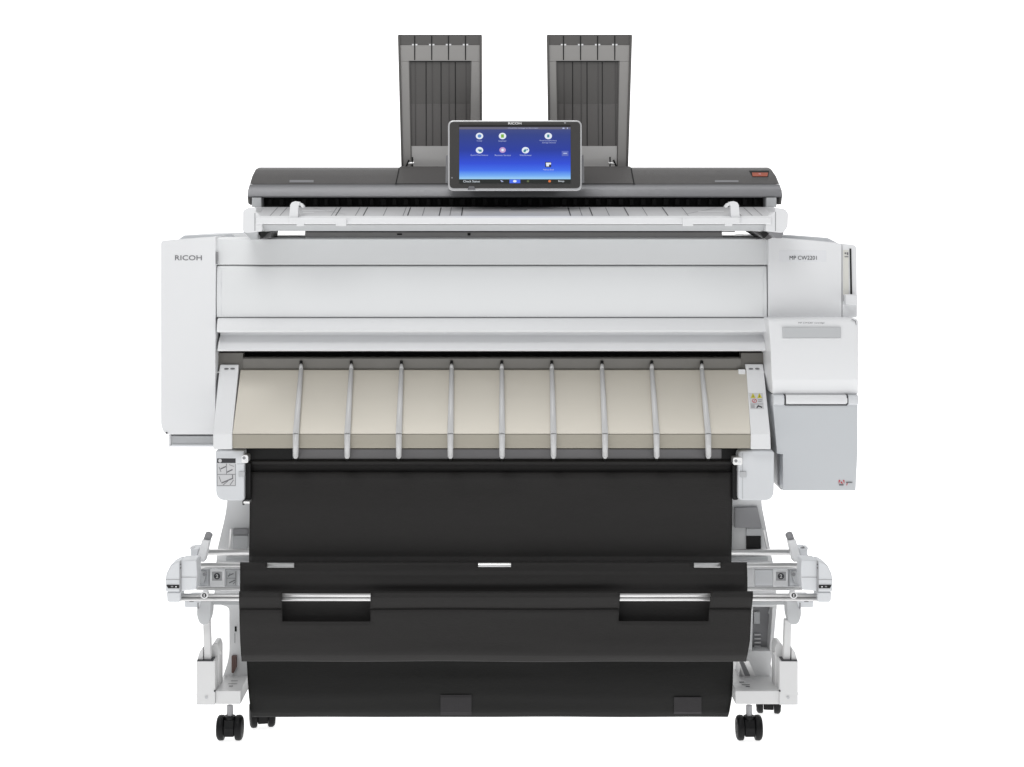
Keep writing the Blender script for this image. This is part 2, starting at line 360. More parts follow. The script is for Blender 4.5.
# ink cartridge door
X = 858.4
dr = MB().loft([(768.4, X - 1.5, 318.6, .032), (768.2, X, 321, .028), (770.4, X, 345, .024), (771.6, X, 378.6, .02), (771.9, X, 381, .0215), (772.6, X, 394.3, .034)], .4, WHITE).build("cartridge_door", pr, .003)
MB().prism([(782.3, 327.3), (782.8, 338), (840.5, 338), (840.9, 327.3)], .0232, .004, GREYP).build("grip_recess_shade", dr, .0006)  # grey slab on the door; the recess's shade is put into its colour
MB().rect(782, 338.2, 841.2, 339.2, .0226, .004, WHITE).build("grip_edge", dr, .0006)
MB().text("MP CW2201 cartridge", 811.5, 323, .0265, 1.9, 26, INK).build("lettering", dr)
ib = MB().loft([(772.8, 857.6, 394.8, .05), (772.9, 857.6, 404, .028), (777.2, 857.6, 453.8, .036), (783, 857.4, 454.0, .036), (783.3, 855.6, 490.4, .048)], .4, BOXW).build("cartridge_box", pr, .002, ang=20)
MB().loft([(777.4, 782.7, 454.2, .09), (777.4, 782.7, 484, .094), (781, 783.2, 489.8, .094)], .25, MIDGREY).build("box_side", ib, .001)
MB().panel(785.3, 846.6, [(394.6, .030), (395.3, .024), (399, .020), (403.2, .0205), (404.2, .026)], WHITE, back=.05).build("door_handle", dr, .001)
MB().rect(785, 404.5, 847, 405.6, .0265, .01, INKD).rect(784.4, 394.5, 785.1, 405, .021, .02, INKD).rect(846.8, 394.5, 847.5, 405, .021, .02, INKD).each("handle_gap", dr)
MB().panel(773, 784.3, [(394.6, .030), (396, .0235), (399, .021), (404, .022), (405.2, .030)], WHITE2, back=.05).panel(847.6, 857.6, [(394.6, .030), (396, .0235), (399, .021), (404, .022), (405.2, .030)], WHITE2, back=.05).each("hinge_cover", dr, .001)
m = MB()
m.prism([(838.8, 480), (838.8, 483.6), (840.4, 480)], .0438, .001, RED).prism([(844.4, 480), (842.8, 480), (844.4, 483.6)], .0438, .001, RED).prism([(841.6, 481.3), (840.4, 483), (841.4, 483), (842.2, 483.8), (843, 483.8)], .0438, .001, RED)
m.rect(839.2, 484.4, 843.6, 485.5, .0442, .001, INK).rect(846.2, 482, 852.4, 482.9, .0436, .001, INK).prism([(847.3, 483), (847.8, 483), (846.8, 485.5), (846.3, 485.3)], .044, .001, RED)
m.build("licence_mark", ib)
MB().prism([(851.5, 318.9), (855.6, 320.6), (856.3, 325), (856.0, 325), (855.2, 321), (851.5, 319.4)], .0262, .002, INK).build("corner_gap", dr)
MB().rect(768.4, 317.7, 842, 318.5, .084, .02, MIDGREY).build("cover_gap", pr)

# ------------------------------------------------------------------ stand
def stand(side):
    left = side < 0
    mx = (lambda x: x) if left else (lambda x: 998 - x)
    mc = (lambda x: x) if left else (lambda x: 994.5 - x)
    def pm(pts, f=mx): return [(f(x), y) for x, y in (pts if left else pts[::-1])]
    # leg
    if left:
        lg = MB().prism(rnd([(228, 490), (226, 512), (217.5, 548), (215, 572), (214, 598), (220, 605), (229, 607.5), (229.3, 657), (221, 682), (247, 682), (250, 640), (251, 490)], [0, 20, 0, 0, 3, 3, 4, 10, 0, 0, 0, 0]), .08, .055, LEGM).build("leg", pr, .0015)
        MB().rect(233, 529, 248, 534.8, .073, .01, MIDGREY).rect(233, 535.3, 248, 548, .076, .01, GREYP).each("recess_box_part", lg, .001)  # darker blocks set in front stand in for the leg's shaded recess
        MB().tube(P(231, 529, .07), P(229.5, 549, .07), .0022, STEEL).build("post", lg)
        MB().rect(234.7, 626.5, 236.6, 631.5, .079, .002, BLACK).rect(234.5, 633, 235, 643, .0792, .002, MIDGREY).each("slot_mark", lg)
        MB().prism([(231.5, 656), (236.5, 656), (236.5, 667), (233.5, 673.5), (231.5, 673)], .072, .01, BROWN).build("strap", lg, .001)
    else:
        m = MB().prism([(731, 490), (731, 607), (777, 607), (775.5, 574), (770, 548), (762, 506), (761, 490)], .08, .055, LEGM)
        m.prism([(742, 607.1), (742, 650.8), (752, 650.8), (753, 607.1)], .08, .055, LEGM)
        m.prism([(772.5, 607.1), (769.5, 650.8), (772.8, 650.8), (777, 607.1)], .08, .055, LEGM)
        m.prism([(742, 651), (738, 684), (777, 684), (770.8, 664), (772.7, 651)], .08, .055, LEGM)
        lg = m.build("leg", pr, .001)
        m = MB().rect(751, 607, 774, 651, .115, .01, MIDGREY).rect(754, 612, 760, 624, .108, .008, GREYP)
        for k in range(4): m.rect(754.5, 634 + k * 4, 761, 635.6 + k * 4, .108, .008, PAPER)
        m.prism([(769.5, 609), (768.3, 613), (770.5, 617.5), (771.2, 609)], .112, .005, WHITE)
        m.build("vent_panel", lg, .001)
        MB().prism([(735, 508), (735, 528), (762, 528), (757.5, 507)], .07, .009, MIDGREY).rect(746.5, 528.2, 761, 536, .074, .008, GREYP).rect(746.5, 536.2, 761, 552, .072, .008, BLACK).each("recess_box_part", lg, .001)
        MB().tube(P(763.8, 530, .07), P(767.5, 549, .07), .0022, STEEL).build("post", lg)
        MB().prism([(737.5, 661), (749, 661), (757, 679), (744, 679)], .074, .006, STEEL).prism([(739.5, 662), (744, 662), (750.5, 676), (745, 676)], .072, .003, MIDGREY).build("hinge_plate", lg, .0005)
    # foot: a box beam running back
    if left: x0, x1 = 215.5, 240.6
    else: x0, x1 = 735.5, 779.5
    ft = MB().panel(x0, x1, [(690.8, -.03), (704.3, -.03)], PAINT, back=.42).build("foot", pr, .0015)
    m = MB(); zt = P(0, 690.8, -.03).z + .0006
    def tp(x, Y, w_, d_):
        cxw = P(x, 0, -.03).x; m.add([(cxw - w_, Y, zt), (cxw + w_, Y, zt), (cxw + w_, Y + d_, zt), (cxw - w_, Y + d_, zt)], [(0, 1, 2, 3)], INKD)
    if left: tp(229, .04, .007, .003); tp(229, .018, .009, .003); tp(228.5, .0, .004, .005)
    else: tp(746, .03, .005, .005); tp(749, .012, .008, .003); tp(750, -.002, .004, .005)
    m.build("marking", ft, recalc=False)
    # column
    cf = lambda pts: pm(pts, mc)
    cl = MB().prism(cf([(196.6, 661), (196.6, 705), (215, 705), (215, 661)]), -.036, .06, PAINT).prism(cf([(197, 660.3), (199.5, 652), (203, 647.5), (203, 660.3)]), -.03, .05, PAINT)\
        .prism(cf(rnd([(210, 660.3), (211.5, 647), (213, 643), (217.5, 643), (219.3, 648), (219.3, 690), (215.6, 690), (215.3, 660.3)], [0, 0, 2, 2, 0, 0, 0, 0])), .0, .045, PAINT).build("column", pr, .0012)
    MB().prism(cf([(197, 660.4), (197, 661.3), (213, 661.3), (213, 660.4)]), -.0365, .03, INKD).build("seam", cl)
    sc = MB()
    for q, y in ((206.3, 697.5), (216.7, 685), (214.7, 691)):
        sc.disc(mc(q), y, -.038 if q < 215 else -.0315 if y > 688 else -.002, 1.4 if q < 210 else .9, .004, GREYP if q < 210 else INKD)
    sc.disc(mc(219.8), 653.5, .01, 1.3, .01, STEEL).disc(mc(196), 694.5, -.02, 1, .01, STEEL).each("screw", cl)
    MB().prism(cf([(202.8, 620), (204.2, 662), (211, 662), (209.6, 620)]), -.028, .018, PAINT).build("post", pr, .0012)
    MB().prism(pm(rnd([(197.5, 601), (196.3, 616), (200, 625), (208, 625), (211, 616), (211.3, 601)], [2, 6, 5, 5, 6, 2])), -.045, .035, GREYP).build("paddle", pr, .003)
    # end bracket
    br = MB().prism(pm(rnd([(176.5, 561.5), (170.5, 565), (166.3, 573.5), (165.3, 579), (165.5, 592), (180, 592), (180.2, 561)], [1.5, 1.5, 1.5, 1, 0, 0, 0])), -.085, .05, WHITE2)\
        .prism(pm([(180.5, 560.4), (180.5, 591.5), (196, 590), (197.2, 574), (196.5, 560)]), -.08, .05, WHITE2)\
        .prism(pm(rnd([(166.3, 592.3), (167, 602.6), (180, 602.6), (180, 592.3)], [0, 3, 0, 0])), -.083, .05, WHITE2)\
        .prism(pm(rnd([(184, 600.8), (184.5, 608), (199, 608), (201, 600.8)], [0, 2, 2, 0])), -.05, .08, WHITE2).build("end_bracket", pr, .003)
    MB().prism(pm([(166.4, 585), (168, 588.3), (179, 588.3), (179, 585)]), -.0865, .01, SLOT).each("slot_mark", br)
    MB().disc(mx(180.4), 564.5, -.0865, .5, .004, INKD).disc(mx(180.4), 568, -.0865, .5, .004, INKD).each("screw", br)
    def bm_(q, Yq, T_, mm): return MB().prism(pm(q), Yq, T_, mm)
    bm_([(180.3, 577), (180.3, 577.5), (196.3, 577.5), (196.3, 577)], -.0806, .002, MIDL).build("seam", br)
    bm_([(165.6, 579.3), (165.6, 579.8), (179.8, 579.8), (179.8, 579.3)], -.0856, .002, MIDL).build("seam", br)
    bm_([(179.7, 561.5), (179.7, 591.8), (180.6, 591.8), (180.6, 561.5)], -.0858, .01, MIDL).build("seam", br)
    bm_([(189.5, 600.9), (189.5, 601.9), (193.5, 601.9), (193.5, 600.9)], -.0515, .002, INKD).build("slot_mark", br)
    bm_([(197.4, 603), (197.4, 609), (198.6, 609), (198.6, 603)], -.0515, .01, MIDGREY).build("slot_mark", br)
    MB().disc(mx(172), 586.6, -.0872, 1.2, .001, MIDGREY, ry=.8).disc(mx(176), 586.8, -.0872, .9, .001, WHITE, ry=.6).each("latch_pin", br)
    # plate between the rails
    pl = MB().rect(*sorted((mx(197.2), mx(243)))[:1], 569.3, sorted((mx(197.2), mx(243)))[1], 586.8, .0, .02, WHITE2).build("rail_plate", pr, .001)
    x_a, x_b = sorted((mx(197.5), mx(243)))
    MB().rect(x_a, 569.4, x_b, 570.1, -.0006, .002, MIDGREY).rect(x_a, 585.9, x_b, 586.5, -.0006, .002, MIDGREY).rect(*sorted((mx(208.6), mx(209.4)))[:1], 570.3, sorted((mx(208.6), mx(209.4)))[1], 585.7, -.0006, .002, MIDL).each("plate_shade_and_seam", pl)  # two level strips paint the shade along the plate edges; upright one a seam
    a_, b_ = sorted((mx(210), mx(224.8)))
    m = MB().rect(a_, 569.8, b_, 587.2, -.006, .006, WHITE)
    m.build("number_tab", pl, .001)
    cxx = mx(217); m = MB().rect(cxx - 5, 571.8, cxx + 5, 580.6, -.0066, .001, MIDL).disc(cxx, 576.2, -.0072, 3.2, .001, INKD).text("2", cxx, 576.2, -.0077, 3.6, 2.4, PAPER, .02)
    for k in range(9):
        q0 = R(205 + k * 130 / 9); q1 = R(205 + (k + 1) * 130 / 9)
        stroke(m, cxx + 5 * math.cos(q0), 591 + 3.6 * math.sin(q0), cxx + 5 * math.cos(q1), 591 + 3.6 * math.sin(q1), .7, -.0075, INK)
    m.build("number_sticker", pl)
    if left:
        m = MB().rect(226, 570.8, 237, 585.6, -.0008, .001, GREYP)
        for a in ((228, 576, 233.5, 573.5, .9), (229, 583, 235, 580, .9), (226.8, 571.5, 226.8, 585, .4), (230, 573, 228.5, 577, .5), (235.5, 571.5, 235.5, 585, .4), (226.8, 578.2, 236, 578.2, .4), (233, 584, 235, 582, .6)): stroke(m, *a, -.0014, INK)
        m.build("instruction_label", pl)
    # release lever seen through the bracket
    a_ = [(199, 572), (203.5, 571.5), (206.5, 573), (203.5, 584), (198.5, 585)]
    MB().prism(pm(rnd(a_, 1.5)), -.012, .011, GREYP).disc(mx(204.3), 574.5, -.014, 1.8, .003, MIDGREY).disc(mx(198.5), 574, -.014, 1.6, .003, WHITE).build("release_lever", pl, .0008)
    # upright arm with grey knob
    ar = MB().prism(pm([(202, 540), (196.2, 562), (204.5, 562), (209.3, 541)]), .0, .03, WHITE).prism(pm([(190.5, 549), (190.5, 560), (196.5, 560), (198.5, 549)]), .02, .05, WHITE2).disc(mx(191.5), 548.5, .025, 1.8, .02, WHITE).build("rail_arm", pr, .0015)
    MB().tube(P(mx(205.5), 542.5, .015), P(mx(209.8), 532.8, .012), .0068, MIDGREY, 20, rings=[(0, .0055), (.3, .0068), (.55, .0068), (.56, .0075), (.9, .0075), (1, .0055)]).build("knob", ar, .0005)
    if not left: MB().tube(P(802, 547, .03), P(808.5, 562, .03), .0045, MIDGREY, 14).build("spring_rod", ar, .0004)
    # front rail knob
    kn = MB().disc(mx(204.2), 595.4, -.078, 3.6, .02, WHITE, 24).build("rail_clip", pr, .0008)
    MB().disc(mx(204.2), 595.4, -.0787, 2.3, .001, INKD).text("1", mx(204.2), 595.4, -.0792, 2.8, 1.1, PAPER, .03).build("number_sticker", kn)
stand(-1); stand(1)
# rails
def rail(x0, x1, y, Y, r):
    a, b = P(x0, y, Y), P(x1, y, Y)
    o = MB().tube(a, b, r, STEEL, 28).build("rail", pr); o.data.polygons.foreach_set("use_smooth", [len(p.vertices) == 4 for p in o.data.polygons])
rail(192, 795, 552.3, .058, .0065)
rail(196.5, 802, 565.6, -.012, .0058)
rail(196.5, 802, 588.6, -.02, .0035)
rail(179, 820, 595.3, -.066, .0037)
rail(179, 820, 599.3, -.066, .0037)
MB().panel(180, 819, [(596.8, -.0665), (597.8, -.0665)], INK, back=-.062).build("rail_painted_dark_line", pr)  # dark strip painted in for the dark line between the rail highlights
MB().panel(196.5, 802, [(601.3, .03), (605, .03)], GREYP, back=.05).build("lower_bar", pr, .001)
MB().panel(226, 768, [(556.8, .075), (561, .075)], GREYP, back=.079).build("cross_bar", pr, .001)
MB().panel(254, 729, [(694, .25), (704, .25)], PAINT, back=.33).build("cross_beam", pr, .001)
# casters
def caster(x, Y, yaw=0.0, stem_top=None):
    s = MB(); base = P(x, 0, Y).x; c = Vector((base, Y, .0))
    def L(a, b, z):
        ca, sa = math.cos(yaw), math.sin(yaw); return c + Vector((a * ca - b * sa, a * sa + b * ca, z))
    cs = MB().tube(L(0, -.004, .045), L(0, -.004, stem_top or .071), .0062, STEM, 16)
    cs.tube(L(0, -.004, .040), L(0, -.004, .050), .0115, RUBBER, 18)
    o = cs.build("caster", pr, .0008)
    def blk(m, x0, x1, prof, mt):
        n = len(prof); vs = [L(x0, b, z) for b, z in prof] + [L(x1, b, z) for b, z in prof]
        m.add(vs, [tuple(range(n)), tuple(range(2 * n - 1, n - 1, -1))] + [(i, (i + 1) % n, (i + 1) % n + n, i + n) for i in range(n)], mt)
    m = MB(); blk(m, -.0105, .0105, [(-.022, .012), (-.024, .03), (-.016, .044), (.006, .044), (.014, .03), (.012, .015)], RUBBER); m.build("fork", o, .002)
    for sg in (-1, 1):
        m = MB(); x0, x1 = sg * .0112, sg * .0255
        m.tube(L(x0, -.002, .0255), L(x1, -.002, .0255), .025, RUBBER, 36, rings=[(0, .0225), (.12, .0248), (.6, .0252), (.85, .0235), (1, .0195)])
        ww = m.build("wheel", o); ww.data.polygons.foreach_set("use_smooth", [len(p.vertices) == 4 for p in ww.data.polygons])
        MB().tube(L(x1 * 1.0, -.002, .0255), L(x1 * 1.03, -.002, .0255), .012, BLACK, 20).build("wheel_hub", o)
caster(230.2, .0); caster(748.8, .0)
caster(262.3, .088, R(12), .10); caster(768.5, .188, R(-8))
MB().rect(249, 704, 273, 712.5, .07, .06, BLACK).build("caster_mount", pr, .002)

# ================================================================== SCANNER
sc = empty("document_scanner", (0, .2, P(0, 238, .15).z))
sc["label"] = "dark grey sheet-fed scanner with a tilted touchscreen, standing on top of the white printer"; sc["category"] = "scanner"
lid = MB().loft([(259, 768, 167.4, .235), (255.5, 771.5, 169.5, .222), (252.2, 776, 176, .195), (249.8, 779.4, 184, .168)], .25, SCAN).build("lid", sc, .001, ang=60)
lf = MB().loft([(249.7, 779.5, 184.3, .1675), (248, 781.7, 190, .158), (247.4, 782.5, 196.3, .155), (247.6, 782.2, 197.4, .158)], .2, SCANL).build("highlight_band", lid, .0006, ang=60)  # lid front; its highlight is painted by the lighter graphite
MB().prism([(247.6, 197.3), (248.2, 203.5), (250.5, 205), (251, 197.3)], .16, .2, SCAN).prism([(779.3, 197.3), (779.5, 204), (781.2, 204.5), (782, 197.3)], .16, .2, SCAN).each("lid_end", sc, .0005)
def lidY(y):
    for (a, ya), (b, yb) in (((167.4, .235), (169.5, .222)), ((169.5, .222), (176, .195)), ((176, .195), (184, .168))):
        if y <= b: return ya + (y - a) / (b - a) * (yb - ya)
    return .168
cp = MB().loft([(400, 630.5, 166.4, .228), (398.6, 631.5, 169.3, .2195), (397.4, 632.4, 176, .193), (395.8, 634, 183.6, .1665)], .05, SCAN).build("lid_hump", lid, .001, ang=60)
MB().loft([(398.6, 399.7, 168, .2235), (397, 398.1, 176, .1915), (395.2, 396.5, 183.8, .165)], .01, SLOT).loft([(630.6, 631.7, 168, .2235), (632, 633.1, 176, .1915), (633.4, 634.7, 183.8, .165)], .01, SLOT).each("lid_seam", lid)
MB().loft([(289.5, 313.5, 180, lidY(180) - .002), (289.5, 313.5, 182.4, lidY(182.4) - .001)], .004, MIDGREY).loft([(715, 738.5, 180.2, lidY(180.2) - .001), (715, 738.5, 182.2, lidY(182.2) - .001)], .004, MIDGREY).each("lid_mark", lid)
MB().loft([(749, 769.3, 170.6, lidY(170.6) - .0012), (752.3, 768.3, 176.6, lidY(176.6) - .0012)], .004, BLACK).build("indicator_recess", lid)
MB().loft([(752.0, 768.2, 172.5, lidY(172.5) - .002), (752.6, 767.4, 176.3, lidY(176.3) - .002)], .004, ORANGE).disc(759.8, 174.1, lidY(174) - .004, 1.2, .002, PINK, ry=.8).build("indicator", lid)
MB().panel(256, 773, [(196, .20), (228.5, .20)], SLOT, back=.44).build("scan_body", sc)
m = MB()
random.seed(3)
for k in range(44):
    x = 268 + k * 11.3; m.rect(x, 198.5, x + 3.2 + random.random() * 2, 205.5, .186, .012, BLACK)
m.each("roller", sc, .001)
MB().rect(251.8, 197.6, 261, 207, .15, .05, GREYP).rect(766.5, 197.6, 776.5, 207, .15, .05, GREYP).each("tray_support", sc, .0008)
# tray
tr = MB().loft([(254.5, 774, 207, .142), (251, 778.5, 216, .006)], .05, TRAY).build("document_tray", sc, .0008)
MB().loft([(256, 771.5, 216, .002), (256, 771.5, 218, -.004), (256, 771.5, 223.5, -.004), (256, 771.5, 224.4, .0)], .03, WHITE).build("tray_lip", tr, .0008)
MB().loft([(258, 770, 224.8, .002), (259, 769, 231, .03)], .1, GREYP).build("tray_underside", tr, .0008)
trayY = lambda y: .142 + (y - 207) / 9 * (-.136)
m = MB()
for x in (269.7, 279.5, 331, 335, 355, 362.6, 383, 402.7, 407, 422, 438.6, 449.5, 461, 570, 581.8, 592, 609, 628, 647, 667.5, 688, 741, 752, 762):
    thick = 1.1 if int(x) in (335, 362, 407, 438, 461, 570, 592, 628, 667) else .65
    sx = (x - CX) * -.034
    ys = (207.4, 215.6)
    a, b = ys
    m.add([P(x + sx, a, trayY(a) - .0035), P(x, b, trayY(b) - .0035), P(x + thick, b, trayY(b) - .0035), P(x + sx + thick, a, trayY(a) - .0035)], [(0, 1, 2, 3)], INKD if thick > .8 else INK)
for x0, y0, x1, y1 in ((313, 207.8, 345, 214.2), (716, 207.8, 684, 214.2)):
    m.add([P(x0, y0, trayY(y0) - .004), P(x1, y1, trayY(y1) - .004), P(x1 + .8, y1 + .1, trayY(y1) - .004), P(x0 + .8, y0, trayY(y0) - .004)], [(0, 1, 2, 3)], MIDGREY)
for x0, x1, y in ((302, 331, 210), (303, 314, 212), (698, 724, 211), (511, 527, 209.2)):
    m.add([P(x0, y, trayY(y) - .004), P(x0, y + .7, trayY(y + .7) - .004), P(x1, y + .7, trayY(y + .7) - .004), P(x1, y, trayY(y) - .004)], [(0, 1, 2, 3)], WHITE if x0 != 511 else MIDGREY)
m.build("tray_lines", tr, recalc=False)
MB().prism(rnd([(248.5, 207.5), (243, 210.5), (242.5, 231), (246, 233), (262, 231.3), (262, 217.5), (256, 212), (256, 207.5)], [1, 2, 3, 2, 0, 1, 0, 0]), .0, .13, WHITE).prism([(243, 231.5), (251, 240), (257, 240), (258, 231.8)], .02, .1, GREYP).build("tray_end_cap", tr, .0015)
MB().rect(254.6, 213, 255.2, 231, -.0006, .001, MIDGREY).build("seam", tr)
MB().rect(775.2, 212, 775.8, 231, -.0006, .001, MIDGREY).build("seam", tr)
MB().prism([(257, 232), (262, 238.5), (269, 232)], .03, .02, SLOT).prism([(771, 232), (764, 238.5), (760, 232)], .03, .02, SLOT).each("bracket_gap", tr)
MB().prism(rnd([(775, 207.5), (785, 209), (788.3, 213), (787.8, 227), (783.5, 233), (766, 231.3), (766, 217.5), (775, 212)], [0, 2, 2, 3, 3, 0, 1, 0]), .0, .13, WHITE).prism([(767, 231.8), (776, 238.3), (782, 238.3), (784, 231.5)], .02, .1, MIDGREY).build("tray_end_cap", tr, .0015)
MB().prism([(255, 232), (259.5, 239.5), (270, 238), (271, 231.5)], .06, .12, DARKSTEEL).prism([(753, 231.5), (767, 240), (772, 238), (770, 232)], .06, .12, DARKSTEEL).each("mounting_bracket", sc, .001)
m = MB().panel(305, 722, [(230.6, .128), (237.8, .1265)], NECK, Yr=.128, back=.40)
m.build("base_plate", sc, .001)
MB().panel(306, 735, [(231.2, .12), (232.2, .12)], BLACK, back=.125).rect(397, 233.5, 402, 235, .1255, .005, SLOT).rect(467.5, 233, 470.5, 235.5, .1255, .005, SLOT).build("base_dark_lines", sc)  # black strip and two small dark marks along the base plate
# sliding paper guides
def paper_guide(f):
    pts = lambda q: [(f(x), y) for x, y in q]
    g_ = MB().prism(pts([(288.8, 222), (290, 205), (291.5, 202.5), (295, 201.2), (300, 202), (299.2, 204), (298.2, 206), (297.8, 222)]), -.012, .02, WHITE)\
        .prism(pts([(297.5, 202.3), (301.5, 203.3), (304.2, 206.5), (302.5, 208), (300, 205.8), (297.5, 205.3)]), -.005, .025, WHITE)\
        .prism(pts([(288.8, 217.5), (288.8, 223.3), (296.5, 223.5), (296.6, 226), (304, 226), (304, 223.7), (335.7, 223.7), (335.7, 226), (346, 226), (346.5, 218.2)]), -.016, .01, WHITE).build("paper_guide", sc, .0012)
    return g_
paper_guide(lambda x: x)
paper_guide(lambda x: 1029 - x)
# control panel
cpan = MB().prism(rr(448, 120.3, 581.8, 191, 6, 8), .07, .022, SILVER).build("control_panel", sc, .002)
MB().prism([(446, 155), (445.3, 183), (451, 183), (451, 155)], .085, .05, SCANL).prism([(579, 155), (579, 183), (584.5, 183), (583.8, 155)], .085, .05, SCANL).prism([(470, 150), (470, 186), (560, 186), (560, 150)], .0925, .09, SCAN).each("panel_mount", cpan, .002)
MB().prism(rr(449.6, 121.8, 580.3, 188.3, 4.5, 8), .0688, .004, BEZEL).build("bezel", cpan, .0004)
MB().rect(459, 124.9, 570.6, 126.6, .0684, .001, SLOT).build("sensor_strip", cpan)
SM = screen_mat(0, 1)
MB().rect(459.3, 127, 570.6, 179.2, .068, .002, SM).build("screen", cpan)
def G(n, r, g, b, s=.9): return glow(n, srgb(r, g, b), s)
gw, gb, gg, gt, gp = G("icon_white", 238, 246, 255), G("icon_blue", 90, 140, 205), G("icon_green", 130, 185, 60), G("icon_teal", 60, 140, 150), G("icon_mauve", 200, 160, 215)
gt2, gbar, gst = G("screen_text", 190, 200, 240), G("status_bar", 110, 108, 130, .8), G("home_button", 70, 110, 245)
gor, gdk, gnav, gpg = G("stop_orange", 225, 120, 60), G("icon_dark", 40, 42, 66), G("nav_bar", 34, 40, 36, .5), G("page_arrow", 90, 105, 190)
Yi = .0677
m = MB().rect(459.3, 127, 570.6, 129.3, Yi, .001, gbar).rect(459.3, 179.4, 570.6, 183.4, Yi, .001, gnav).rect(509.5, 179.5, 520.3, 183.2, Yi - .0002, .001, gst)
for x, y, c1, c2 in ((479.5, 136, gw, gb), (502.5, 136, gw, gg), (548.3, 136, gw, gt), (479.5, 150.2, gw, gt), (502.6, 150, gp, gw), (525.5, 150.2, gw, gb)):
    m.disc(x, y, Yi, 3.7 if c1 is gw else 3.2, .001, c1, 24, ry=3.2 if c1 is gw else 2.8)
    if c2 is gb and x < 490: m.disc(x, y, Yi - .0004, 1.9, .0005, gb, ry=1.7)
    elif c2 is gb: m.prism([(x - 2.5, y + 1), (x - .3, y - 1.5), (x + 1, y + .2), (x - .5, y + 2.4)], Yi - .0004, .0005, gt); m.disc(x + 1.7, y - .6, Yi - .0004, .9, .0005, gb)
    elif c2 is gg: m.rect(x - 1.5, y - 1.7, x + 1.4, y + 1.7, Yi - .0004, .0005, gg)
    elif c2 is gt and x < 490: m.rect(x - .4, y - .7, x + 2.2, y + 1.6, Yi - .0004, .0005, gt); m.rect(x - 1.6, y - .9, x, y + .6, Yi - .0004, .0005, gb)
    elif c2 is gt: m.rect(x - 1.2, y - 1.5, x + 1.1, y + 1.4, Yi - .0004, .0005, gt)
    else: m.disc(x, y, Yi - .0004, 1.3, .0005, gw)
m.rect(545.2, 162, 551.2, 167.2, Yi, .001, gdk).rect(546, 162.7, 551, 164.5, Yi - .0004, .0005, gw).rect(546.3, 164.5, 549, 166.4, Yi - .0004, .0005, gw)
m.rect(561.8, 151, 568.4, 156, Yi, .001, gpg).rect(563.3, 152.9, 567, 153.8, Yi - .0004, .0005, gt2)
m.disc(514.8, 181.2, Yi - .0006, 1.8, .0005, gw, ry=1.2).disc(549.6, 181.2, Yi - .0004, 1.4, .0005, gor, ry=1.2).disc(528, 181.2, Yi - .0004, 1.2, .0005, G("nav_green", 120, 135, 90, .6), ry=1)
m.rect(500.5, 180.3, 502.3, 180.9, Yi - .0004, .0005, gt2).rect(501.2, 181.2, 503.2, 181.9, Yi - .0004, .0005, gt2)
m.build("icons", cpan)
m = MB()
for s_, x, y, h_, w_ in (("Copy", 479.5, 140.9, 1.7, 5.5), ("Scanner", 502.5, 140.9, 1.5, 8), ("Print/Scan(Memory", 548.3, 140.7, 1.6, 17), ("Storage Device)", 549, 142.8, 1.6, 13.5),
                         ("Quick Print Release", 479.3, 155.2, 1.6, 17.5), ("Remote Service", 502.8, 155.2, 1.6, 16), ("Web Browser", 525.6, 155.2, 1.6, 12), ("Address Book", 548.5, 169.6, 1.5, 11),
                         ("Check Status", 471.5, 181.3, 2.1, 16.5), ("Stop", 561.2, 181.3, 2.3, 6)):
    m.text(s_, x, y, Yi - .0007, h_, w_, gt2 if y < 175 else gw)
m.text("Check the message on this screen", 523, 128.2, Yi - .0007, 1.3, 30, gt2)
m.rect(562.5, 127.7, 564.5, 128.8, Yi - .0006, .0005, gt2).rect(567, 127.5, 567.8, 128.9, Yi - .0006, .0005, gt2)
m.build("screen_text", cpan)
MB().text("RICOH", 514.8, 123.3, .0683, 2.2, 13.2, mat("white_print", (.85, .85, .85, 1), .4), .02).build("lettering", cpan)
MB().disc(565, 122.6, .0683, 1.1, .001, MIDGREY).disc(452, 177.8, .0683, .8, .001, MIDGREY).prism([(467.5, 189.8), (469, 186.2), (474, 186.2), (475.5, 189.8)], .068, .003, INK).build("sensor", cpan)

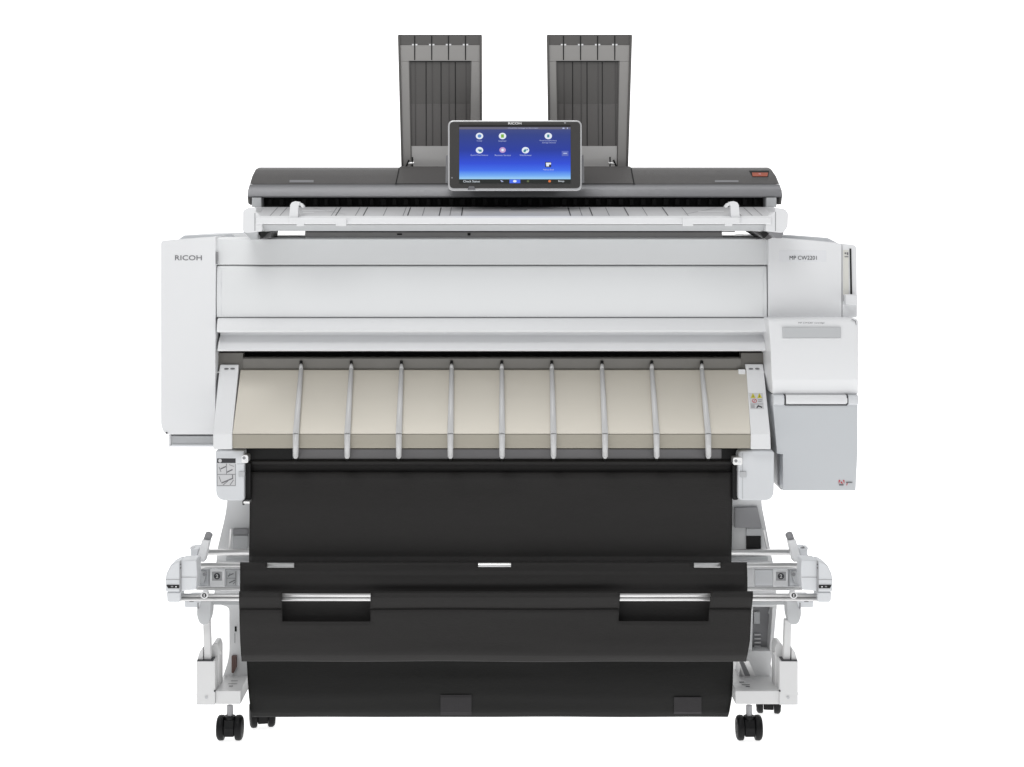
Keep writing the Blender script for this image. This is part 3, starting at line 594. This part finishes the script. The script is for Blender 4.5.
# ------------------------------------------------------------------ stackers
def stacker(x0, x1, b0, b1, i0, i1, slots, lines, clipx):
    Yt, Yb = .20, .27
    yf = lambda y: Yt + (y - 35) / (168 - 35) * (Yb - Yt)
    xl = lambda y: x0 + (b0 - x0) * (y - 35) / 133; xr = lambda y: x1 + (b1 - x1) * (y - 35) / 133
    def q(m, a0, a1, y0, c0, c1, y1, off, T, mt): m.loft([(a0, a1, y0, yf(y0) + off), (c0, c1, y1, yf(y1) + off)], T, mt)
    m = MB(); q(m, xl(35), xr(35), 34.6, xl(45), xr(45), 45, 0, .012, STKD)
    ti = 61.5
    q(m, xl(45), xr(45), 45.1, xl(ti), xr(ti), ti, 0, .012, STKL)
    q(m, xl(ti), i0, ti + .1, xl(168), i0 + 2, 168, 0, .012, STKL)
    q(m, i1, xr(ti), ti + .1, i1 - 1.5, xr(168), 168, 0, .012, STKL)
    st = m.build("stacker", sc, .0006)
    m = MB(); q(m, xl(35) - .2, xl(35) + 2, 36, xl(168) - .2, xl(168) + 1.6, 168, -.003, .016, STKD); q(m, xr(35) - 2.2, xr(35) + .2, 36, xr(168) - 2, xr(168) + .2, 168, -.003, .016, STKD)
    m.each("edge_strip", st, .0006)
    m = MB(); q(m, i0, i1, ti + .2, i0 + 1.0, i1 - .8, 104, .004, .006, STKD); q(m, i0 + 1.0, i1 - .8, 104.1, i0 + 1.7, i1 - 1.4, 146, .004, .006, STKM); m.build("recess_panel", st)
    m = MB(); q(m, i0 + 1.6, i1 - 1.4, 146.1, i0 + 2, i1 - 1.5, 168, .002, .006, STKB); m.build("lower_panel", st)
    m = MB(); q(m, i0 - .6, i1 + .6, ti - .6, i0 - .6, i1 + .6, ti + .5, -.0006, .006, SLOT); q(m, i0 - .5, i0 + .5, ti, i0 + 1.6, i0 + 2.4, 168, -.0006, .006, STKD); q(m, i1 - .6, i1 + .5, ti, i1 - 2.2, i1 - 1.4, 168, -.0006, .006, STKD)
    for x in slots: q(m, x - .6, x + .6, 36, x - .5, x + .5, 60, -.0008, .003, SLOT)
    for x in lines: q(m, x - .4, x + .4, ti, x - .1, x + .6, 168, .003, .003, SLOT)
    for x in slots: q(m, x - .2, x + 1.4, ti + .6, x + .2, x + 1.6, 145.6, .0035, .002, STKS)
    m.build("groove", st)
    m = MB()
    for x in slots: q(m, x - 2.7, x - .8, 43.9, x - 2.7, x - .8, 45.4, -.0012, .003, WHITE); q(m, x + .8, x + 2.7, 43.9, x + .8, x + 2.7, 45.4, -.0012, .003, WHITE)
    m.build("slot_mark", st)
    m = MB(); s_ = 1 if clipx < 500 else -1
    m.tube(P(clipx, 163.5, .245), P(clipx + 6 * s_, 163, .245), .003, STEEL, 12).tube(P(clipx + 4.5 * s_, 157, .242), P(clipx + 4.5 * s_, 167, .245), .0015, SLOT, 8).tube(P(clipx - 2 * s_, 167, .245), P(clipx + 1 * s_, 160, .242), .002, SLOT, 8)
    m.build("hinge_clip", st)
stacker(398, 481.8, 401.5, 482, 409.3, 471, (414.7, 431.7, 448.5, 465.5), (426, 441, 455.3), 408)
stacker(547, 632, 549, 628, 556.5, 619, (563.5, 580.6, 597.6, 614.8), (572.6, 587, 602.3), 614.5)

# ================================================================== CATCH BASKET CLOTH
bk = empty("catch_basket", (0, 0, P(0, 716, .03).z))
bk["label"] = "black cloth catch basket draped over steel rails below the beige output guide"; bk["category"] = "cloth basket"
def cloth(name, st, parent, m, nx=120, sub=4, holes=(), x_ref=(240, 753), amp=.0015, seed=0, fr=(3, 9), thick=.0012, edge=0.0):
    us = {round(i / nx, 5) for i in range(nx + 1)}
    hs = []
    for a, b, r0, r1 in holes:
        ua, ub = (a - x_ref[0]) / (x_ref[1] - x_ref[0]), (b - x_ref[0]) / (x_ref[1] - x_ref[0])
        us = {u for u in us if abs(u - ua) > .004 and abs(u - ub) > .004}; us |= {ua, ub}; hs.append((ua, ub, r0, r1))
    us = sorted(us); rows = []
    for i in range(len(st) - 1):
        for k in range(sub):
            t = k / sub; rows.append((i + t, [st[i][j] * (1 - t) + st[i + 1][j] * t for j in range(4)]))
    rows.append((len(st) - 1, list(st[-1])))
    vs = []; fs = []; n = len(us)
    for s_, (xl, xr, y, Y) in rows:
        for u in us:
            p = P(xl + (xr - xl) * u, y, Y)
            w_ = noise.noise(Vector((p.x * fr[0] + seed, p.z * fr[1], seed))) * amp + noise.noise(Vector((p.x * fr[0] * 4, p.z * fr[1] * 3 + seed, 7))) * amp * .35
            p.y += w_
            p.z += noise.noise(Vector((p.x * 5, seed, 1))) * edge * (s_ / (len(st) - 1))
            vs.append(p)
    for r in range(len(rows) - 1):
        s_ = (rows[r][0] + rows[r + 1][0]) / 2
        for c in range(n - 1):
            u = (us[c] + us[c + 1]) / 2
            if any(a < u < b and r0 < s_ < r1 for a, b, r0, r1 in hs): continue
            a = r * n + c; fs.append((a, a + n, a + n + 1, a + 1))
    mb = MB(); mb.add(vs, fs, m); o = mb.build(name, parent, recalc=False)
    o.data.polygons.foreach_set("use_smooth", [True] * len(fs))
    so = o.modifiers.new("solid", 'SOLIDIFY'); so.thickness = thick; so.offset = -1
    return o
up = cloth("upper_panel", [(249.5, 733.5, 459.3, .052), (249.5, 733.5, 459.8, .043), (249.5, 733.5, 461.5, .039), (249.5, 733.5, 464, .0395), (249.6, 733.4, 466, .050), (249.8, 733, 471.5, .051), (250, 732.7, 472.6, .039),
                           (249.8, 732.5, 500, .036), (249.5, 732.2, 530, .036), (249, 731.6, 556, .037), (249, 731.5, 561, .046), (249, 731.5, 575, .055)], bk, CLOTH, x_ref=(249.5, 733.5), amp=.0026, seed=1, fr=(1.3, 13))
md = cloth("middle_panel", [(240, 747, 566, .0), (240, 747, 563.2, -.010), (240, 747, 562.2, -.014), (240, 747, 563.5, -.0195), (240, 747, 567.5, -.0205), (240, 747.2, 571, -.022), (240, 747.2, 574, -.028), (240, 747.4, 578, -.030), (240, 747.4, 584, -.034),
                            (240, 747.4, 589, -.033), (240, 747.2, 604, -.044), (240, 747, 626, -.047), (241, 746, 640, -.045)], bk, CLOTH, x_ref=(240, 747),
           holes=((267, 294, 0, 4), (478, 511, 0, 4), (694, 720.5, 0, 4)), amp=.003, seed=5, fr=(1.2, 24))
fl = cloth("front_flap", [(239.5, 752.8, 594, -.052), (239.2, 752.8, 591.8, -.058), (239, 753, 591.2, -.066), (239, 753, 593, -.0745), (239, 753, 597, -.078), (239, 752.5, 602, -.0765), (239.2, 752, 607.6, -.0735), (239.3, 751.8, 609, -.0715), (239.4, 751.6, 610, -.0755),
                          (239.6, 751, 621.5, -.077), (240, 750, 640, -.078), (240.8, 747.5, 655, -.0785), (241.2, 746.8, 657.5, -.075), (241.5, 746, 661.5, -.068)], bk, CLOTH, x_ref=(239, 753),
           holes=((282, 370.5, 0, 9), (620, 710.5, 0, 9)), amp=.0035, seed=9, fr=(1.2, 18), edge=.0015)
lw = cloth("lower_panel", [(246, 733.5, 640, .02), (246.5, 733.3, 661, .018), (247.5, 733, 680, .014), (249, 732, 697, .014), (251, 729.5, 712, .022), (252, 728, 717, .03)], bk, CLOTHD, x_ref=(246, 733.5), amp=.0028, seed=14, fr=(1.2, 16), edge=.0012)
for a, b, y0 in ((440.5, 471.5, 694.8), (674, 701.5, 697)):
    MB().loft([(a, b, y0, .0118), (a, b, 697.5, .0116), (a, b, 712, .0196), (a, b, 715.2 if a < 500 else 714, .0245)], .0006, PATCH).build("patch", lw)
bpy.context.view_layer.update()
